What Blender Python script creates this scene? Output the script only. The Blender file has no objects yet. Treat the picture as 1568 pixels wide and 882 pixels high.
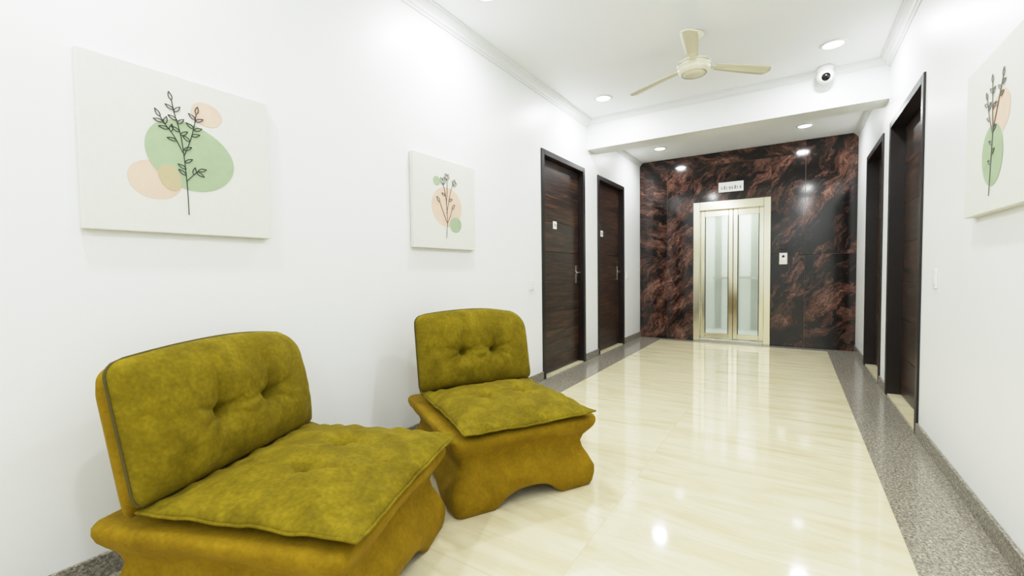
import bpy, bmesh, random
from math import *
from mathutils import Vector, Matrix, noise
random.seed(4)
sc=bpy.context.scene
COL=sc.collection
# ---------------------------------------------------------------- helpers
def srgb(r,g,b):
    f=lambda c:(c/255/12.92) if c/255<=.04045 else ((c/255+.055)/1.055)**2.4
    return (f(r),f(g),f(b),1)
def newmat(n):
    m=bpy.data.materials.new(n);m.use_nodes=True
    nt=m.node_tree;return m,nt,nt.nodes['Principled BSDF']
def simple(n,col,rough=.5,metal=0,spec=.5,coat=0,emit=None,es=0,var=.04,scale=8):
    m,nt,p=newmat(n)
    p.inputs['Roughness'].default_value=rough;p.inputs['Metallic'].default_value=metal
    p.inputs['Specular IOR Level'].default_value=spec;p.inputs['Coat Weight'].default_value=coat
    tc=nt.nodes.new('ShaderNodeTexCoord');no=nt.nodes.new('ShaderNodeTexNoise')
    no.inputs['Scale'].default_value=scale;no.inputs['Detail'].default_value=4
    nt.links.new(tc.outputs['Object'],no.inputs['Vector'])
    r=nt.nodes.new('ShaderNodeValToRGB')
    r.color_ramp.elements[0].position=.3;r.color_ramp.elements[1].position=.7
    r.color_ramp.elements[0].color=tuple(c*(1-var) for c in col[:3])+(1,)
    r.color_ramp.elements[1].color=tuple(min(1,c*(1+var)) for c in col[:3])+(1,)
    nt.links.new(no.outputs['Fac'],r.inputs['Fac']);nt.links.new(r.outputs['Color'],p.inputs['Base Color'])
    if emit: p.inputs['Emission Color'].default_value=emit;p.inputs['Emission Strength'].default_value=es
    return m
def link(o,parent=None):
    COL.objects.link(o)
    if parent: o.parent=parent
    return o
def empty(n,loc=(0,0,0),rz=0):
    o=bpy.data.objects.new(n,None);o.location=loc;o.rotation_euler=(0,0,rz);o.empty_display_size=.1
    COL.objects.link(o);return o
def mesh_obj(n,bm,mat,parent=None,smooth=False,loc=(0,0,0)):
    me=bpy.data.meshes.new(n);bm.normal_update();bm.to_mesh(me);bm.free()
    if smooth:
        for p in me.polygons:p.use_smooth=True
    for m in (mat if isinstance(mat,(list,tuple)) else [mat]): me.materials.append(m)
    o=bpy.data.objects.new(n,me);o.location=loc;return link(o,parent)
def addbox(bm,x0,x1,y0,y1,z0,z1,mi=0):
    vs=[bm.verts.new((x,y,z)) for z in (z0,z1) for y in (y0,y1) for x in (x0,x1)]
    for f in ((0,2,3,1),(4,5,7,6),(0,1,5,4),(2,6,7,3),(0,4,6,2),(1,3,7,5)):
        fc=bm.faces.new([vs[i] for i in f]);fc.material_index=mi
def box(n,x0,x1,y0,y1,z0,z1,mat,parent=None,bev=0):
    bm=bmesh.new();addbox(bm,min(x0,x1),max(x0,x1),min(y0,y1),max(y0,y1),min(z0,z1),max(z0,z1))
    o=mesh_obj(n,bm,mat,parent)
    if bev:
        m=o.modifiers.new('bev','BEVEL');m.width=bev;m.segments=3;m.limit_method='ANGLE'
    return o
def boxes(n,L,mat,parent=None,bev=0):
    bm=bmesh.new()
    for b in L:addbox(bm,*b)
    o=mesh_obj(n,bm,mat,parent)
    if bev:
        m=o.modifiers.new('bev','BEVEL');m.width=bev;m.segments=2;m.limit_method='ANGLE'
    return o
def lathe(n,prof,mat,parent=None,seg=48,loc=(0,0,0),rot=None):
    bm=bmesh.new();rings=[]
    for r,z in prof:
        rings.append([bm.verts.new((r*cos(2*pi*i/seg),r*sin(2*pi*i/seg),z)) for i in range(seg)] if r>1e-6 else [bm.verts.new((0,0,z))])
    for a,b in zip(rings,rings[1:]):
        for i in range(seg):
            j=(i+1)%seg
            if len(a)==1 and len(b)>1: bm.faces.new((a[0],b[i],b[j]))
            elif len(b)==1 and len(a)>1: bm.faces.new((a[i],a[j],b[0]))
            elif len(a)>1: bm.faces.new((a[i],a[j],b[j],b[i]))
    bmesh.ops.recalc_face_normals(bm,faces=bm.faces)
    o=mesh_obj(n,bm,mat,parent,True,loc)
    if rot:o.rotation_euler=rot
    return o
def tube(n,pts,r,mat,parent=None,cyc=False,res=3,radii=None):
    cu=bpy.data.curves.new(n,'CURVE');cu.dimensions='3D';cu.bevel_depth=r;cu.bevel_resolution=res
    s=cu.splines.new('POLY');s.points.add(len(pts)-1)
    for i,p in enumerate(pts):
        s.points[i].co=(*p,1)
        if radii:s.points[i].radius=radii[i]
    s.use_cyclic_u=cyc
    cu.use_fill_caps=not cyc
    cu.materials.append(mat);o=bpy.data.objects.new(n,cu)
    return link(o,parent)

# ---------------------------------------------------------------- dims
XL,XR,YB,YF=-2.062,.672,7.0,-2.2
T=.16;ZC=2.835;ZL=2.755
DH=2.26
LD=[(3.753,4.80),(5.20,6.21)]
RD=[(3.665,4.80),(5.11,6.14)]
# ---------------------------------------------------------------- materials
M_wall=simple('wall_paint',srgb(241,243,243),.40,spec=.35,var=.01,scale=2)
M_ceil=simple('ceiling_paint',srgb(243,245,247),.55,spec=.3,var=.01,scale=2)
M_trim=simple('plaster_trim',srgb(234,236,238),.5,var=.01)
M_frame=simple('dark_door_frame',srgb(22,14,12),.35,var=.2,scale=20)
M_steel=simple('brushed_steel',srgb(205,202,190),.25,metal=1,var=.06,scale=30)
M_chrome=simple('polished_steel',srgb(216,211,190),.14,metal=1,var=.03)
M_white=simple('white_plastic',srgb(238,238,236),.35,var=.01)
M_black=simple('black_plastic',srgb(12,12,13),.2,var=.1)
M_cream=simple('cream_enamel',srgb(230,226,204),.3,coat=.3,var=.02)
M_emit=simple('lamp_diffuser',(1,1,1,1),.5,emit=(1,.99,.98,1),es=10)
M_canvas=simple('canvas',srgb(222,223,214),.8,var=.02,scale=60)
M_ink=simple('ink_line',srgb(40,38,38),.7,var=.1)
M_inkg=simple('gray_ink_line',srgb(120,120,116),.7,var=.1)
M_green=simple('sage_green_paint',srgb(158,178,146),.85,var=.05,scale=20)
M_peach=simple('peach_paint',srgb(220,192,172),.85,var=.04,scale=20)
M_mix=simple('overlap_paint',srgb(188,174,142),.85,var=.04,scale=20)
M_grayletter=simple('gray_letter',srgb(150,150,148),.5)
# floor
def floor_mat():
    m,nt,p=newmat('cream_marble_tiles');N=nt.nodes;L=nt.links
    tc=N.new('ShaderNodeTexCoord')
    mp=N.new('ShaderNodeMapping');mp.inputs['Location'].default_value=(1.717,0,0);L.new(tc.outputs['Object'],mp.inputs['Vector'])
    br=N.new('ShaderNodeTexBrick');br.offset=0;br.inputs['Scale'].default_value=1
    br.inputs['Brick Width'].default_value=1.047;br.inputs['Row Height'].default_value=.61
    br.inputs['Mortar Size'].default_value=.0012;br.inputs['Mortar Smooth'].default_value=.3;br.inputs['Bias'].default_value=0
    br.inputs['Color1'].default_value=(0,0,0,1);br.inputs['Color2'].default_value=(1,1,1,1);br.inputs['Mortar'].default_value=(.5,.5,.5,1)
    L.new(mp.outputs['Vector'],br.inputs['Vector'])
    off=N.new('ShaderNodeVectorMath');off.operation='MULTIPLY_ADD';off.inputs[1].default_value=(3,7,5)
    L.new(br.outputs['Color'],off.inputs[0]);L.new(tc.outputs['Object'],off.inputs[2])
    mp2=N.new('ShaderNodeMapping');mp2.inputs['Scale'].default_value=(1.0,6,1);mp2.inputs['Rotation'].default_value=(0,0,.06)
    L.new(off.outputs[0],mp2.inputs['Vector'])
    n1=N.new('ShaderNodeTexNoise');n1.inputs['Scale'].default_value=1.8;n1.inputs['Detail'].default_value=9;n1.inputs['Roughness'].default_value=.62;n1.inputs['Distortion'].default_value=.8
    L.new(mp2.outputs[0],n1.inputs['Vector'])
    r=N.new('ShaderNodeValToRGB');e=r.color_ramp.elements
    e[0].position=.28;e[0].color=srgb(206,193,154);e[1].position=.66;e[1].color=srgb(230,221,189)
    k=e.new(.43);k.color=srgb(218,207,171);k=e.new(.52);k.color=srgb(225,215,181)
    L.new(n1.outputs['Fac'],r.inputs['Fac'])
    mx=N.new('ShaderNodeMix');mx.data_type='RGBA';mx.inputs['B'].default_value=srgb(196,184,150)
    L.new(br.outputs['Fac'],mx.inputs['Factor']);L.new(r.outputs['Color'],mx.inputs['A'])
    L.new(mx.outputs['Result'],p.inputs['Base Color'])
    p.inputs['Roughness'].default_value=.07;p.inputs['IOR'].default_value=1.55
    return m
def granite(n,rough=.15,dark=1.0):
    m,nt,p=newmat(n);N=nt.nodes;L=nt.links
    tc=N.new('ShaderNodeTexCoord')
    v=N.new('ShaderNodeTexVoronoi');v.inputs['Scale'].default_value=260;L.new(tc.outputs['Object'],v.inputs['Vector'])
    n1=N.new('ShaderNodeTexNoise');n1.inputs['Scale'].default_value=90;n1.inputs['Detail'].default_value=6;L.new(tc.outputs['Object'],n1.inputs['Vector'])
    ad=N.new('ShaderNodeMath');ad.operation='MULTIPLY_ADD';ad.inputs[1].default_value=.45
    L.new(v.outputs['Color'],ad.inputs[0]);
    L.new(n1.outputs['Fac'],ad.inputs[2])
    r=N.new('ShaderNodeValToRGB');e=r.color_ramp.elements
    e[0].position=.45;e[0].color=srgb(94*dark,89*dark,78*dark);e[1].position=.98;e[1].color=srgb(184*dark,178*dark,162*dark)
    k=e.new(.7);k.color=srgb(135*dark,129*dark,116*dark)
    L.new(ad.outputs[0],r.inputs['Fac']);L.new(r.outputs['Color'],p.inputs['Base Color'])
    p.inputs['Roughness'].default_value=rough
    return m
def marble(n,rot,seed,amt):
    m,nt,p=newmat(n);N=nt.nodes;L=nt.links
    tc=N.new('ShaderNodeTexCoord')
    mp=N.new('ShaderNodeMapping');mp.inputs['Rotation'].default_value=(0,rot,0);mp.inputs['Location'].default_value=(seed,seed*.7,seed*.3)
    L.new(tc.outputs['Object'],mp.inputs['Vector'])
    w=N.new('ShaderNodeTexNoise');w.inputs['Scale'].default_value=2.0;w.inputs['Detail'].default_value=6;w.inputs['Roughness'].default_value=.65;L.new(mp.outputs[0],w.inputs['Vector'])
    wm=N.new('ShaderNodeVectorMath');wm.operation='MULTIPLY_ADD';wm.inputs[1].default_value=(.42,.42,.42)
    L.new(w.outputs['Color'],wm.inputs[0]);L.new(mp.outputs[0],wm.inputs[2])
    m2=N.new('ShaderNodeMapping');m2.inputs['Scale'].default_value=(2.0,2.0,8.5);L.new(wm.outputs[0],m2.inputs['Vector'])
    n1=N.new('ShaderNodeTexNoise');n1.inputs['Scale'].default_value=3.4;n1.inputs['Detail'].default_value=12;n1.inputs['Roughness'].default_value=.80;n1.inputs['Distortion'].default_value=.3
    L.new(m2.outputs[0],n1.inputs['Vector'])
    m4=N.new('ShaderNodeMapping');m4.inputs['Scale'].default_value=(1,1,2.4);L.new(wm.outputs[0],m4.inputs['Vector'])
    n2=N.new('ShaderNodeTexNoise');n2.inputs['Scale'].default_value=2.8;n2.inputs['Detail'].default_value=4;L.new(m4.outputs[0],n2.inputs['Vector'])
    ma=N.new('ShaderNodeMath');ma.operation='MULTIPLY_ADD';ma.inputs[1].default_value=.70;L.new(n2.outputs['Fac'],ma.inputs[0])
    L.new(n1.outputs['Fac'],ma.inputs[2])
    mb=N.new('ShaderNodeMath');mb.operation='ADD';mb.inputs[1].default_value=-.35+amt;L.new(ma.outputs[0],mb.inputs[0])
    r=N.new('ShaderNodeValToRGB');e=r.color_ramp.elements
    e[0].position=.44;e[0].color=srgb(17,13,12);e[1].position=.82;e[1].color=srgb(205,165,142)
    for pos,c in ((.50,(36,26,23)),(.53,(84,54,44)),(.56,(38,27,24)),(.60,(122,82,67)),(.63,(62,42,36)),(.68,(155,112,94)),(.72,(98,66,55))):
        k=e.new(pos);k.color=srgb(*c)
    L.new(mb.outputs[0],r.inputs['Fac'])
    L.new(r.outputs['Color'],p.inputs['Base Color'])
    p.inputs['Roughness'].default_value=.10
    return m
def wood():
    m,nt,p=newmat('dark_wenge_wood');N=nt.nodes;L=nt.links
    tc=N.new('ShaderNodeTexCoord');mp=N.new('ShaderNodeMapping');mp.inputs['Scale'].default_value=(1,1.5,22)
    L.new(tc.outputs['Object'],mp.inputs['Vector'])
    n1=N.new('ShaderNodeTexNoise');n1.inputs['Scale'].default_value=2.2;n1.inputs['Detail'].default_value=8;n1.inputs['Distortion'].default_value=.4
    L.new(mp.outputs[0],n1.inputs['Vector'])
    r=N.new('ShaderNodeValToRGB');e=r.color_ramp.elements
    e[0].position=.38;e[0].color=srgb(22,14,10);e[1].position=.66;e[1].color=srgb(80,51,33);k=e.new(.5);k.color=srgb(44,28,20)
    L.new(n1.outputs['Fac'],r.inputs['Fac']);L.new(r.outputs['Color'],p.inputs['Base Color'])
    p.inputs['Roughness'].default_value=.32
    return m
def velvet(n,c0,c1,c2):
    m,nt,p=newmat(n);N=nt.nodes;L=nt.links
    tc=N.new('ShaderNodeTexCoord')
    a=N.new('ShaderNodeTexNoise');a.inputs['Scale'].default_value=11;a.inputs['Detail'].default_value=5;a.inputs['Roughness'].default_value=.6;a.inputs['Distortion'].default_value=.5
    b=N.new('ShaderNodeTexNoise');b.inputs['Scale'].default_value=80;b.inputs['Detail'].default_value=4
    L.new(tc.outputs['Object'],a.inputs['Vector']);L.new(tc.outputs['Object'],b.inputs['Vector'])
    mm=N.new('ShaderNodeMath');mm.operation='MULTIPLY_ADD';mm.inputs[1].default_value=.4;L.new(b.outputs['Fac'],mm.inputs[0])
    m3=N.new('ShaderNodeMath');m3.operation='MULTIPLY';m3.inputs[1].default_value=.70;L.new(a.outputs['Fac'],m3.inputs[0]);L.new(m3.outputs[0],mm.inputs[2])
    r=N.new('ShaderNodeValToRGB');e=r.color_ramp.elements
    e[0].position=.38;e[0].color=srgb(*c0);e[1].position=.72;e[1].color=srgb(*c2);k=e.new(.54);k.color=srgb(*c1)
    L.new(mm.outputs[0],r.inputs['Fac']);L.new(r.outputs['Color'],p.inputs['Base Color'])
    p.inputs['Roughness'].default_value=.85;p.inputs['Specular IOR Level'].default_value=.12
    p.inputs['Sheen Weight'].default_value=.12;p.inputs['Sheen Roughness'].default_value=.4;p.inputs['Sheen Tint'].default_value=srgb(225,200,80)
    bu=N.new('ShaderNodeBump');bu.inputs['Strength'].default_value=.25;bu.inputs['Distance'].default_value=.003
    L.new(mm.outputs[0],bu.inputs['Height']);L.new(bu.outputs[0],p.inputs['Normal'])
    return m
M_floor=floor_mat();M_gran=granite('gray_granite');M_granb=granite('gray_granite_skirting',.25,.95)
M_mA=marble('marble_slab_a',.95,1.0,.035);M_mB=marble('marble_slab_b',-.30,5.0,.01);M_mC=marble('marble_slab_c',1.0,9.3,-.015);M_mD=marble('marble_slab_d',.75,13.0,-.01)
M_wood=wood()
M_vseat=velvet('olive_velvet_cushion',(96,83,8),(113,98,11),(133,116,20))
M_vbase=velvet('olive_velvet_base',(118,93,8),(131,104,11),(144,116,17))
M_pipe=simple('olive_piping',srgb(76,66,7),.85,var=.1)
M_joint=simple('slab_joint',srgb(110,90,78),.6)

# ---------------------------------------------------------------- shell
box('floor',XL-T-.3,XR+T+.3,YF,YB+1.5,-.12,-.002,M_floor)
boxes('floor_border_trim',[(XL,-1.717,YF,YB,-.01,.001),(.377,XR,YF,YB,-.01,.001),(-1.717,.377,6.86,YB,-.01,.001)],M_gran)
box('ceiling',XL-T,XR+T,YF,5.0,ZC,ZC+.1,M_ceil)
box('ceiling_lobby',XL-T,XR+T,5.0,YB+.2,ZL,ZL+.1,M_ceil)
box('beam_ceiling',XL,XR,4.90,5.16,2.496,ZC,M_wall)
def wallseg(n,x0,x1,doors):
    L=[];y=YF
    for a,b in doors:
        L.append((x0,x1,y,a,0,ZC));L.append((x0,x1,a,b,DH,ZC));y=b
    L.append((x0,x1,y,YB+.2,0,ZC))
    return boxes(n,L,M_wall)
wallseg('wall_left',XL-T,XL,LD);wallseg('wall_right',XR,XR+T,RD)
box('wall_front',XL-T,XR+T,YF-T,YF,0,ZC,M_wall)
# skirting
def skirting(n,xa,xb,segs):
    boxes(n,[(xa,xb,a,b,0,.085) for a,b in segs],M_granb,bev=.003)
skirting('baseboard_left',XL,XL+.014,[(YF,LD[0][0]),(LD[0][1],LD[1][0]),(LD[1][1],YB)])
skirting('baseboard_right',XR-.014,XR,[(YF,RD[0][0]),(RD[0][1],RD[1][0]),(RD[1][1],YB)])
# crown mouldings
CP=[(0,-.078),(.010,-.078),(.012,-.066),(.024,-.060),(.030,-.044),(.048,-.026),(.060,-.020),(.064,-.010),(.074,-.008),(.074,0),(0,0)]
def crown(n,axis,base,sgn,a0,a1,z,s=1.0):
    bm=bmesh.new();R=[]
    for t in (a0,a1):
        R.append([bm.verts.new((base+sgn*d*s,t,z+h*s) if axis=='y' else (t,base+sgn*d*s,z+h*s)) for d,h in CP])
    k=len(CP)
    for i in range(k): bm.faces.new((R[0][i],R[0][(i+1)%k],R[1][(i+1)%k],R[1][i]))
    bm.faces.new(R[0]);bm.faces.new(R[1][::-1]);bmesh.ops.recalc_face_normals(bm,faces=bm.faces)
    mesh_obj(n,bm,M_trim)
crown('trim_1','y',XL,1,YF,4.90,ZC);crown('trim_2','y',XR,-1,YF,4.90,ZC)
crown('trim_3','x',4.90,-1,XL,XR,ZC,.75);crown('trim_4','x',YF,1,XL,XR,ZC)
crown('trim_5','y',XL,1,5.16,YB,ZL,.7);crown('trim_6','y',XR,-1,5.16,YB,ZL,.7)

# ---------------------------------------------------------------- back wall (marble) + lift
LX0,LX1,LZ=-1.255,-.262,2.05
box('wall_back',XL-T,LX0,YB+.02,YB+.2,0,ZC,M_wall)
boxes('wall_back_core',[(LX1,XR+T,YB+.02,YB+.2,0,ZC),(LX0,LX1,YB+.02,YB+.2,LZ,ZC)],M_wall)
clad=empty('marble_wall_cladding')
g=.0025
slabs=[(XL,-1.64,0,1.25,M_mA),(XL,-1.64,1.25,2.58,M_mB),(-1.64,LX0,0,1.25,M_mA),(-1.64,LX0,1.25,2.58,M_mA),
 (XL,LX0,2.58,ZL,M_mB),(LX0,LX1,LZ,2.58,M_mD),(LX0,.126,2.58,ZL,M_mB),(LX1,.126,0,1.25,M_mC),(LX1,.126,1.25,2.58,M_mC),
 (.126,XR,0,1.25,M_mD),(.126,XR,1.25,ZL,M_mC)]
for i,(a,b,c,d,m) in enumerate(slabs):
    box(f'slab_{i+1}',a+g,b-g,YB,YB+.02,c+g,d-g,m,clad)
box('slab_joint_backing',XL,LX0,YB+.012,YB+.021,0,ZL,M_joint,clad)
boxes('slab_joint_backing_2',[(LX1,XR,YB+.012,YB+.021,0,ZL),(LX0,LX1,YB+.012,YB+.021,LZ,ZL)],M_joint,clad)
lift=empty('elevator',(0,0,0))
fw=.085
boxes('steel_architrave',[(LX0,LX0+fw,YB-.03,YB+.10,.0,LZ),(LX1-fw,LX1,YB-.03,YB+.10,.0,LZ),(LX0+fw,LX1-fw,YB-.025,YB+.10,LZ-.12,LZ)],M_chrome,lift,.004)
boxes('steel_sill',[(LX0+fw,LX1-fw,YB-.03,YB+.14,0,.04)],M_steel,lift,.003)
M_glass,nt,p=newmat('frosted_glass')
p.inputs['Base Color'].default_value=(.93,.96,.93,1);p.inputs['Roughness'].default_value=.12;p.inputs['Transmission Weight'].default_value=.85;p.inputs['IOR'].default_value=1.3
_n=nt.nodes.new('ShaderNodeTexNoise');_n.inputs['Scale'].default_value=3;_r=nt.nodes.new('ShaderNodeMapRange');_r.inputs['To Min'].default_value=.08;_r.inputs['To Max'].default_value=.14
nt.links.new(_n.outputs['Fac'],_r.inputs['Value']);nt.links.new(_r.outputs[0],p.inputs['Roughness'])
M_gask=simple('door_gasket',srgb(50,50,46),.5)
xm=-.735;ox0,ox1,oz=LX0+fw,LX1-fw,LZ-.12
for nm,a,b in (('left_leaf',ox0,xm),('right_leaf',xm,ox1)):
    s=.06;yy=YB+.07
    boxes(nm,[(a+.002,a+s,yy,yy+.03,.05,oz),(b-s,b-.002,yy,yy+.03,.05,oz),(a+s,b-s,yy,yy+.03,oz-.09,oz),(a+s,b-s,yy,yy+.03,.05,.12)],M_chrome,lift,.003)
    boxes(nm+'_gasket',[(a+s,a+s+.008,yy+.003,yy+.02,.12,oz-.09),(b-s-.008,b-s,yy+.003,yy+.02,.12,oz-.09)],M_gask,lift)
    box(nm+'_glass',a+s,b-s,yy+.01,yy+.018,.12,oz-.09,M_glass,lift)
box('leaf_gap_seal',xm-.004,xm+.004,YB+.072,YB+.09,.05,oz,M_gask,lift)
M_cab=simple('cabin_panel',srgb(220,226,220),.4,var=.02)
M_cab2=simple('cabin_panel_gray',srgb(160,168,158),.35,metal=.3,var=.03)
boxes('cabin_shell',[(LX0-.05,LX0,YB+.2,YB+1.3,0,2.3),(LX1,LX1+.05,YB+.2,YB+1.3,0,2.3),(LX0-.05,LX1+.05,YB+1.3,YB+1.35,0,2.3),(LX0-.05,LX1+.05,YB+.2,YB+1.3,2.3,2.35),(LX0-.05,LX1+.05,YB+.2,YB+1.3,0,.03)],M_cab,lift)
boxes('cabin_rear_panels',[(LX0+.12+i*.27,LX0+.22+i*.27,YB+1.285,YB+1.30,.05,2.25) for i in range(4)],M_cab2,lift)
boxes('cabin_handrail',[(LX0+.1,LX1-.1,YB+1.22,YB+1.25,.9,.94),(LX0+.2,LX0+.23,YB+1.25,YB+1.3,.9,.93),(LX1-.23,LX1-.2,YB+1.25,YB+1.3,.9,.93)],M_steel,lift)
# sign above lift (generic dummy lettering)
sg=empty('notice_sign')
box('plate',-.92,-.60,YB-.015,YB,2.17,2.31,M_white,sg,.003)
x=-.885
for w in (.018,.03,.012,.028,.02,.032,.014,.026):
    box('letter',x,x+w*.7,YB-.018,YB-.014,2.205,2.245 if w<.03 else 2.255,M_grayletter,sg);x+=.034
# call panel
cp=empty('elevator_call_panel')
box('plate',-.165,-.065,YB-.02,YB,1.12,1.28,M_steel,cp,.006)
box('display',-.15,-.08,YB-.024,YB,1.325,1.395,M_black,cp,.004)
lathe('button',[(0,.0),(.016,0),(.016,.006),(.012,.008),(0,.008)],M_white,cp,loc=(-.115,YB-.02,1.17),rot=(pi/2,0,0))
lathe('button',[(0,.0),(.016,0),(.016,.006),(.012,.008),(0,.008)],M_black,cp,loc=(-.115,YB-.02,1.23),rot=(pi/2,0,0))

# ---------------------------------------------------------------- doors
def door(n,side,y0,y1,handle_far,plate=None):
    d=empty(n);s=-1 if side=='L' else 1
    xw=XL if side=='L' else XR
    X=lambda t:xw+s*t      # t: into the wall
    def bx(nm,t0,t1,a,b,c,e,m,bev=0): return box(nm,X(t0),X(t1),a,b,c,e,m,d,bev)
    jw=.055
    bx('jamb_near',-.012,.13,y0,y0+jw,0,DH,M_frame,.003);bx('jamb_far',-.012,.13,y1-jw,y1,0,DH,M_frame,.003)
    bx('head',-.012,.13,y0+jw,y1-jw,DH-jw,DH,M_frame,.003)
    t=.055 if side=='L' else .085
    z=.02;n_pl=7;hh=(DH-jw-.02-.004)/n_pl
    for i in range(n_pl): bx(f'leaf_panel_{i+1}',t,t+.04,y0+jw+.004,y1-jw-.004,z+i*hh+.002,z+(i+1)*hh-.001,M_wood,.0025)
    bx('leaf_core',t+.008,t+.038,y0+jw+.004,y1-jw-.004,.015,DH-jw-.004,M_frame)
    bx('threshold',0,.15,y0,y1,-.01,.012,M_floor)
    hy=(y1-jw-.07) if handle_far else (y0+jw+.07);dr=-1 if handle_far else 1
    bx('handle_plate',t-.008,t,hy-.02,hy+.02,.93,1.13,M_steel,.003)
    tube('handle_lever',[(X(t-.005),hy,1.05),(X(t-.05),hy,1.05),(X(t-.055),hy+dr*.015,1.05),(X(t-.055),hy+dr*.12,1.045)],.009,M_steel,d)
    if plate: 
        bx('number_plate',t-.006,t,plate-.04,plate+.04,1.51,1.59,M_white,.002)
        bx('number_mark',t-.008,t-.005,plate-.012,plate+.012,1.535,1.565,M_grayletter)
    return d
door('door_1','L',*LD[0],True,4.14);door('door_2','L',*LD[1],True,5.48)
door('door_3','R',*RD[0],False);door('door_4','R',*RD[1],False)
# switches
def switch(x0,x1,y,z,w=.08,h=.09):
    e=empty('light_switch')
    box('plate',x0,x1,y-w/2,y+w/2,z-h/2,z+h/2,M_white,e,.003)
    xo=x1 if x0<=XL else x0;d=.003 if x0<=XL else -.003
    box('rocker',xo,xo+d,y-.018,y+.018,z-.025,z+.025,M_white,e,.001)
switch(XL,XL+.01,3.55,.94);switch(XL,XL+.01,6.36,.98);switch(XR-.01,XR,3.34,1.0,.07,.11)

# ---------------------------------------------------------------- paintings
def painting(side,y0,z0,blobs,lines,leaves,ink=M_ink):
    W,H,D=.6375,.612,.035
    e=empty('canvas_painting')
    if side=='L': P=lambda s,t,o=0:(XL+D+o,y0+s*W,z0+t*H)
    else: P=lambda s,t,o=0:(XR-D-o,y0-s*W,z0+t*H)
    c=P(0,0);c2=P(1,1);xb=XL+.002 if side=='L' else XR-.002
    box('stretched_canvas',xb,c[0],c[1],c2[1],c[2],c2[2],M_canvas,e,.004)
    for i,(cx,cy,rx,ry,rot,egg,mat) in enumerate(blobs):
        bm=bmesh.new();vs=[]
        for k in range(64):
            a=2*pi*k/64;px=rx*cos(a)*(1+egg*sin(a));py=ry*sin(a)*(1+egg*.4*cos(2*a))
            vs.append(bm.verts.new(P(cx+px*cos(rot)-py*sin(rot),cy+px*sin(rot)+py*cos(rot),.0006+.0004*i)))
        f=bm.faces.new(vs);mesh_obj(f'colour_shape_{i+1}',bm,mat,e)
    def spl(pts,n=10):
        out=[];q=[pts[0]]+pts+[pts[-1]]
        for i in range(1,len(q)-2):
            for k in range(n):
                t=k/n;o=[]
                for d in (0,1):
                    a,b,c,dd=q[i-1][d],q[i][d],q[i+1][d],q[i+2][d]
                    o.append(.5*(2*b+(c-a)*t+(2*a-5*b+4*c-dd)*t*t+(3*b-a-3*c+dd)*t**3))
                out.append(tuple(o))
        out.append(pts[-1]);return out
    r=.0015
    cu=bpy.data.curves.new('ink_drawing','CURVE');cu.dimensions='3D';cu.bevel_depth=r;cu.bevel_resolution=1;cu.materials.append(ink)
    def add(pts,cyc=False):
        s=cu.splines.new('POLY');s.points.add(len(pts)-1);s.use_cyclic_u=cyc
        for i,p in enumerate(pts): s.points[i].co=(*P(p[0],p[1],.0025),1)
    for l in lines: add(spl(l))
    for (bx,by,ang,ln,wd) in leaves:
        pts=[]
        for k in range(20):
            t=k/19;pts.append((ln*t,wd*sin(pi*t**.8)))
        for k in range(18,0,-1):
            t=k/19;pts.append((ln*t,-wd*sin(pi*t**.8)))
        a=radians(ang)
        add([(bx+x*cos(a)-y*sin(a),by+x*sin(a)+y*cos(a)) for x,y in pts],True)
    link(bpy.data.objects.new('ink_drawing',cu),e)
# painting 1
stem=[(.49,.125),(.487,.30),(.475,.50),(.46,.64),(.435,.75),(.42,.84)]
br2=[(.475,.50),(.51,.60),(.535,.70),(.55,.79)]
br3=[(.47,.52),(.43,.61),(.39,.67),(.36,.72)]
br4=[(.483,.34),(.525,.39),(.55,.42)]
lv=[]
for (bx,by,ax_) in ((.42,.84,105),(.43,.78,150),(.432,.77,50),(.445,.72,155),(.447,.70,45),(.457,.65,150),(.462,.63,40),
  (.55,.79,80),(.545,.75,140),(.545,.74,30),(.533,.69,145),(.535,.68,25),(.52,.64,20),(.51,.60,140),
  (.36,.72,120),(.375,.69,170),(.38,.68,75),(.40,.655,175),(.41,.64,80),(.44,.59,170),
  (.55,.42,20),(.525,.39,80),(.54,.41,-30),(.484,.42,150),(.482,.38,140),(.48,.46,35),(.476,.54,30)):
    lv.append((bx,by,ax_,.050,.009))
painting('L',.471,1.233,[(.33,.325,.135,.12,0,.05,M_peach),(.61,.80,.088,.078,-.2,.05,M_peach),(.515,.50,.245,.215,-.45,.08,M_green),(.40,.35,.055,.085,.3,.1,M_mix)],[stem,br2,br3,br4],lv)
stem2=[(.48,.12),(.50,.30),(.49,.50),(.47,.62),(.44,.72)]
b2=[[(.49,.40),(.53,.55),(.56,.66),(.60,.74)],[(.485,.50),(.50,.65),(.50,.78)],[(.49,.30),(.43,.42),(.38,.52)],[(.495,.28),(.55,.38),(.58,.46)]]
fl=[(.44,.72,120,.08,.026),(.44,.72,80,.08,.026),(.60,.74,60,.07,.026),(.60,.74,20,.07,.026),(.50,.78,110,.07,.026),(.50,.78,70,.07,.026),(.38,.52,130,.07,.015),(.58,.46,50,.07,.015),(.53,.55,20,.06,.012),(.47,.60,160,.06,.012)]
painting('L',2.017,1.232,[(.50,.47,.245,.225,0,.03,M_peach),(.64,.28,.10,.088,.2,.05,M_green),(.34,.745,.055,.05,0,.02,M_green)],[stem2]+b2,fl)
stem3=[(.46,.10),(.48,.30),(.50,.50),(.49,.62),(.48,.80)]
lv3=[]
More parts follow.
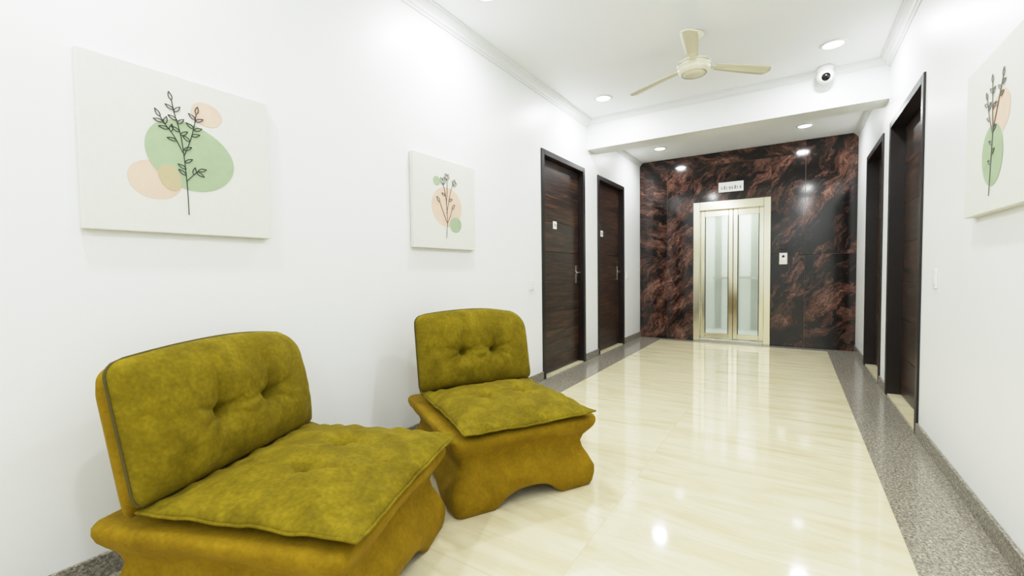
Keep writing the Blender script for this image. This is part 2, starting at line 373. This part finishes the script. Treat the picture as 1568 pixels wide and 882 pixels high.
for (bx,by,a) in ((.48,.80,95),(.485,.74,140),(.483,.73,40),(.49,.66,150),(.49,.64,30),(.64,.78,80),(.625,.74,20),(.61,.72,140),(.60,.68,20),(.57,.64,150),(.40,.72,110),(.41,.68,160),(.43,.64,60),(.45,.58,160),(.50,.50,30),(.49,.42,150),(.485,.36,30),(.48,.30,150)):
    lv3.append((bx,by,a,.055,.012))
painting('R',2.735,1.278,[(.60,.58,.145,.13,.3,.05,M_peach),(.49,.35,.165,.195,.1,.05,M_green)],[stem3,[(.50,.50),(.57,.64),(.64,.78)],[(.495,.48),(.44,.60),(.40,.72)]],lv3,M_inkg)

# ---------------------------------------------------------------- chairs
def pillow(n,nu,nv,pos,mat,parent):
    """pos(u,v,side)->xyz, u,v in -1..1; side +1 front, -1 back; rim shared"""
    bm=bmesh.new();F={};B={}
    for i in range(nu+1):
        for j in range(nv+1):
            u=sin((i/nu-.5)*pi)*.35+(2*i/nu-1)*.65;v=sin((j/nv-.5)*pi)*.35+(2*j/nv-1)*.65
            F[i,j]=bm.verts.new(pos(u,v,1))
            B[i,j]=F[i,j] if i in(0,nu) or j in(0,nv) else bm.verts.new(pos(u,v,-1))
    for i in range(nu):
        for j in range(nv):
            bm.faces.new((F[i,j],F[i+1,j],F[i+1,j+1],F[i,j+1]))
            bm.faces.new((B[i,j+1],B[i+1,j+1],B[i+1,j],B[i,j]))
    bmesh.ops.recalc_face_normals(bm,faces=bm.faces)
    o=mesh_obj(n,bm,mat,parent,True)
    return o
def gs(d,s): return exp(-(d/s)**2)
def make_chair(loc,rz,sy,seed,bw=0):
    ch=empty('armless_lounge_chair',loc,rz)
    HW=.36*sy
    nz=lambda x,y,z=0,s=1:noise.noise(Vector((x*s+seed,y*s,z*s+seed)))
    # --- base: lofted rounded rectangle with pinched waist and arched feet
    x0,x1,hw,rc=-.52,.315,HW+.02+bw,.045
    top=.345
    per=[]
    def side_pts(ax,ay,bx,by,n): return [((ax+(bx-ax)*k/n),(ay+(by-ay)*k/n),k/n) for k in range(n+1)]
    nS=26
    for (ax,ay,bx,by) in ((x1,-hw+rc,x1,hw-rc),(x1-rc,hw,x0+rc,hw),(x0,hw-rc,x0,-hw+rc),(x0+rc,-hw,x1-rc,-hw)):
        L=side_pts(ax,ay,bx,by,nS)
        for (px,py,t) in L: per.append([px,py,t])
        cx,cy={(x1,hw-rc):(x1-rc,hw-rc),(x0+rc,hw):(x0+rc,hw-rc),(x0,-hw+rc):(x0+rc,-hw+rc),(x1-rc,-hw):(x1-rc,-hw+rc)}[(bx,by)]
        st=atan2(by-cy,bx-cx)
        for k in range(1,6): 
            a=st+k/6*pi/2;per.append([cx+rc*cos(a),cy+rc*sin(a),-1])
    xc=(x0+x1)/2
    bm=bmesh.new();rows=[]
    prof=[(0,.020),(.05,.012),(.16,0.006),(.26,.008),(.40,.030),(.52,.052),(.62,.060),(.72,.048),(.80,.024),(.86,.008),(.92,0),(.97,0.0),(1.0,.006),(1.012,.02)]
    for q,ins in prof:
        row=[]
        for px,py,t in per:
            zb=0
            if t>=0:
                d=abs(t-.5)/.25
                if d<1: zb=.068*(1-d**3)
            z=zb+(top-zb)*q
            fx=(px-xc)/((x1-x0)/2);fy=py/hw
            X=px-ins*max(-1,min(1,fx*1.0))*(abs(fx)**2);Y=py-ins*fy*(abs(fy)**2)
            w=.005*nz(px,py,z,9)
            row.append(bm.verts.new((X+w*fx,Y+w*fy,max(z,0))))
        rows.append(row)
    k=len(per)
    for a,b in zip(rows,rows[1:]):
        for i in range(k): bm.faces.new((a[i],a[(i+1)%k],b[(i+1)%k],b[i]))
    bm.faces.new(rows[-1])
    inn=[]
    for (px,py,t),v in zip(per,rows[0]):
        inn.append(bm.verts.new((xc+(v.co.x-xc)*.93,v.co.y*.93,v.co.z)))
    up=[bm.verts.new((v.co.x,v.co.y,.11)) for v in inn]
    for i in range(k):
        j=(i+1)%k
        bm.faces.new((rows[0][j],rows[0][i],inn[i],inn[j]));bm.faces.new((inn[j],inn[i],up[i],up[j]))
    bm.faces.new(up)
    bmesh.ops.recalc_face_normals(bm,faces=bm.faces)
    mesh_obj('base',bm,M_vbase,ch,True)
    # --- seat cushion
    hd=.345
    btn=((-.02,.30),(-.02,-.30))
    def rimw(u,v): return nz(u*2.2,v*2.2,3,1.5)
    def seat(u,v,side):
        ex=1-.035*(1-v*v);ey=1-.035*(1-u*u)
        X=u*hd*ex;Y=v*HW*ey
        p=((1-abs(u)**2.6)**.55)*((1-abs(v)**2.6)**.55)
        z=.385+.010*rimw(u,v)*(max(abs(u),abs(v))**4)+.012*(abs(u*v)**3)
        z-=.012*max(0,u)**3
        if side>0:
            b=.070*p
            for bu,bv in btn:
                dx=(u-bu)*hd;dy=(v-bv)*HW;r=hypot(dx,dy)
                b-=.028*gs(r,.028)+.015*gs(r,.075)
                b-=.011*gs(dy,.012)*gs(dx,.20)*(1 if dx>0 else .8)+.008*gs(dx,.012)*gs(dy,.13)
                for an in (.7,2.3,-2.4,-.8):
                    l=dx*cos(an)+dy*sin(an);w=-dx*sin(an)+dy*cos(an)
                    if l>0:b-=.009*gs(w,.010)*gs(l,.085)
            b+=p**.5*(.009*nz(X,Y,0,9)+.004*nz(X,Y,2,24))
            rr=max(abs(u),abs(v));b+=.005*gs(rr-.9,.08)*sin((Y*70 if abs(u)>abs(v) else X*70)+3*nz(X,Y,0,6))
            return (X,Y,z+max(b,-.01))
        return (X,Y,z-.022*p**.6)
    pillow('seat_cushion',84,88,seat,M_vseat,ch)
    rim=[]
    for k in range(160):
        t=k/40;s=int(t);f=(t-s)*2-1
        u,v=[(1,f),(-f,1),(-1,-f),(f,-1)][s]
        rim.append(seat(u,v,1))
    tube('seat_piping',[(x*1.002,y*1.002,z) for x,y,z in rim],.0045,M_vseat,ch,True)
    # --- backrest
    lean=radians(13);HH=.225;bx,bz=-.335,.405
    def place(d,Y,s):
        return (bx-s*sin(lean)+d*cos(lean),Y,bz+s*cos(lean)+d*sin(lean))
    BW=HW+.012
    def outline(u,v):
        # +y top corner generously rounded, -y corner tighter
        rt,hr=(.15,.15) if u>0 else (.06,.06)
        s=(v+1)*HH
        wf=1.0
        if s>2*HH-rt:
            q=(s-(2*HH-rt))/rt;wf=1-(hr/BW)*(1-sqrt(max(0,1-q*q)))
        if s<.04:
            q=(.04-s)/.04;wf=1-(.03/BW)*(1-sqrt(max(0,1-q*q)))
        Y=u*BW*wf
        s2=s-.018*(u*u)*(1 if v>.5 else 0)*max(0,(v-.5)*2)
        return Y,s2
    bb=((.28,-.12),(-.28,-.12))
    def back(u,v,side):
        Y,s=outline(u,v)
        p=((1-abs(u)**3.2)**.5)*((1-abs(v)**3.0)**.5)
        if side>0:
            d=.095*p
            for bu,bv in bb:
                dy=(u-bu)*BW;dz=(v-bv)*HH;r=hypot(dy,dz)
                d-=.038*gs(r,.022)+.022*gs(r,.06)
                d-=.014*gs(dy,.009)*(1 if dz>0 else .7*gs(dz,.16))*p
                for an in (.25,2.9,3.6,-.5,-1.1,-2.0):
                    l=dy*cos(an)+dz*sin(an);w=-dy*sin(an)+dz*cos(an)
                    if l>0:d-=.012*gs(w,.010)*gs(l,.085)
            dz=(v-bb[0][1])*HH
            if abs(u)<.28:d-=.010*gs(dz,.012)
            d+=p**.5*(.009*nz(Y,s,1,8)+.004*nz(Y,s,5,22))
            return place(d,Y,s)
        return place(-.03*p,Y,s)
    pillow('back_cushion',90,72,back,M_vseat,ch)
    rim=[]
    for k in range(160):
        t=k/40;s=int(t);f=(t-s)*2-1
        u,v=[(1,f),(-f,1),(-1,-f),(f,-1)][s]
        rim.append(back(u,v,1))
    tube('back_piping',rim,.0045,M_pipe,ch,True)
    def shell(u,v,side):
        Y,s=outline(u,v)
        p=((1-abs(u)**10)**.5)*((1-abs(v)**10)**.5)
        s=s*.985-.005;Y*=.985
        if side>0:return place(-.045+.04*p,Y,s)
        return place(-.045-.055*p,Y,s-.03)
    pillow('back_shell',40,40,shell,M_vbase,ch)
    return ch
make_chair((-1.380,.921,0),radians(21),1.04,1.3)
make_chair((-1.275,1.880,0),radians(-31),.94,7.7,.025)

# ---------------------------------------------------------------- ceiling fan
fan=empty('ceiling_fan',(-.645,3.58,0))
lathe('canopy',[(0,ZC),(.07,ZC),(.068,ZC-.02),(.045,ZC-.045),(.02,ZC-.06),(.013,ZC-.062),(.013,2.66),(.028,2.655),(.03,2.64)],M_cream,fan)
lathe('motor',[(.03,2.65),(.075,2.645),(.108,2.632),(.118,2.615),(.118,2.60),(.112,2.585),(.118,2.578),(.11,2.56),(.085,2.540),(.05,2.530),(0,2.528)],M_cream,fan)
lathe('motor_band',[(.112,2.612),(.1205,2.610),(.1205,2.603),(.112,2.601)],M_steel,fan)
lathe('motor_lower_band',[(.084,2.5395),(.0875,2.5385),(.0875,2.5435),(.090,2.546)],M_steel,fan)
for i in range(3):
    a=radians(37+120*i)
    bm=bmesh.new();V=[]
    for k in range(21):
        t=k/20;r=.17+(.60-.17)*t
        w=.036+.018*sin(pi*min(1,t*1.1)*.55)
        if t>.92:w*=sqrt(max(0.02,1-((t-.92)/.08)**2))
        row=[]
        for s,q in ((-1,0),(-.5,0),(0,0),(.5,0),(1,0)):
            row.append(bm.verts.new((r,s*w,2.602-s*w*.15+.004*(1-s*s)-.02*t)))
        V.append(row)
    for A,B in zip(V,V[1:]):
        for j in range(4): bm.faces.new((A[j],B[j],B[j+1],A[j+1]))
    o=mesh_obj(f'blade_{i+1}',bm,M_cream,fan,True);o.rotation_euler=(0,0,a)
    md=o.modifiers.new('s','SOLIDIFY');md.thickness=.005
    bm=bmesh.new();addbox(bm,.09,.22,-.022,.022,2.594,2.600)
    o=mesh_obj(f'blade_bracket_{i+1}',bm,M_cream,fan);o.rotation_euler=(0,0,a);md=o.modifiers.new('b','BEVEL');md.width=.002

# ---------------------------------------------------------------- security camera
sec=empty('security_camera',(.22,4.80,0))
lathe('mount',[(0,ZC),(.06,ZC),(.06,ZC-.03),(.05,ZC-.045),(0,ZC-.045)],M_white,sec)
lathe('body',[(0,.07),(.035,.068),(.058,.05),(.064,.02),(.064,-.02),(.058,-.035),(.05,-.04),(0,-.04)],M_white,sec,loc=(0,0,2.755),rot=(radians(115),0,radians(3)))
lathe('lens',[(0,.086),(.014,.084),(.028,.076),(.036,.064),(.038,.050),(0,.04)],M_black,sec,loc=(0,0,2.755),rot=(radians(115),0,radians(3)))

# ---------------------------------------------------------------- downlights
def downlight(x,y,z,pw):
    e=empty('recessed_downlight',(x,y,z))
    lathe('trim_ring',[(.068,-.004),(.072,-.009),(.088,-.007),(.093,0),(.066,0)],M_white,e)
    lathe('diffuser',[(0,-.003),(.068,-.003),(.068,0),(0,0)],M_emit,e)
    l=bpy.data.lights.new('lamp','AREA');l.shape='DISK';l.size=.13;l.energy=pw;l.color=(.96,.99,1)
    o=bpy.data.objects.new('lamp',l);o.location=(0,0,-.012);link(o,e)
for y in (4.36,2.32,.28,-1.6):
    for x in (-1.66,.25): downlight(x,y,ZC,16.5)
for x in (-1.58,.10): downlight(x,6.32,ZL,13.5)
l=bpy.data.lights.new('cabin_lamp','AREA');l.size=.5;l.energy=18;o=bpy.data.objects.new('cabin_lamp',l);o.location=((LX0+LX1)/2,YB+.75,2.27);link(o,lift)

w=bpy.data.worlds.new('w');sc.world=w;w.use_nodes=True
w.node_tree.nodes['Background'].inputs[0].default_value=(.8,.85,.9,1);w.node_tree.nodes['Background'].inputs[1].default_value=.3
# ---------------------------------------------------------------- camera
yaw,pitch,roll=.5707,.0375,.0122
F=Vector((-sin(yaw)*cos(pitch),cos(yaw)*cos(pitch),-sin(pitch)));R0=Vector((cos(yaw),sin(yaw),0));U0=R0.cross(F)
R=R0*cos(roll)-U0*sin(roll);U=U0*cos(roll)+R0*sin(roll)
cam=bpy.data.cameras.new('camera');co=bpy.data.objects.new('camera',cam);COL.objects.link(co)
mw=Matrix((R,U,-F)).transposed().to_4x4();mw.translation=Vector((0,0,1.069));co.matrix_world=mw
cam.sensor_width=36;cam.lens=670.87/1568*36;cam.clip_start=.02
sc.camera=co
# film-like tone curve: soft highlight shoulder
vs=sc.view_settings
vs.view_transform='Standard'
vs.use_curve_mapping=True
cm=vs.curve_mapping
cm.white_level=(3,3,3)
cm.clip_max_x=1;cm.clip_max_y=1
c=cm.curves[3]
pts=[(0,0),(.10,.108),(.30,.335),(.50,.54),(.75,.71),(1.0,.81),(1.5,.905),(2.2,.965),(3,1)]
c.points[0].location=(0,0);c.points[1].location=(1,1)
for x,y in pts[1:-1]: c.points.new(x/3,y)
cm.update()
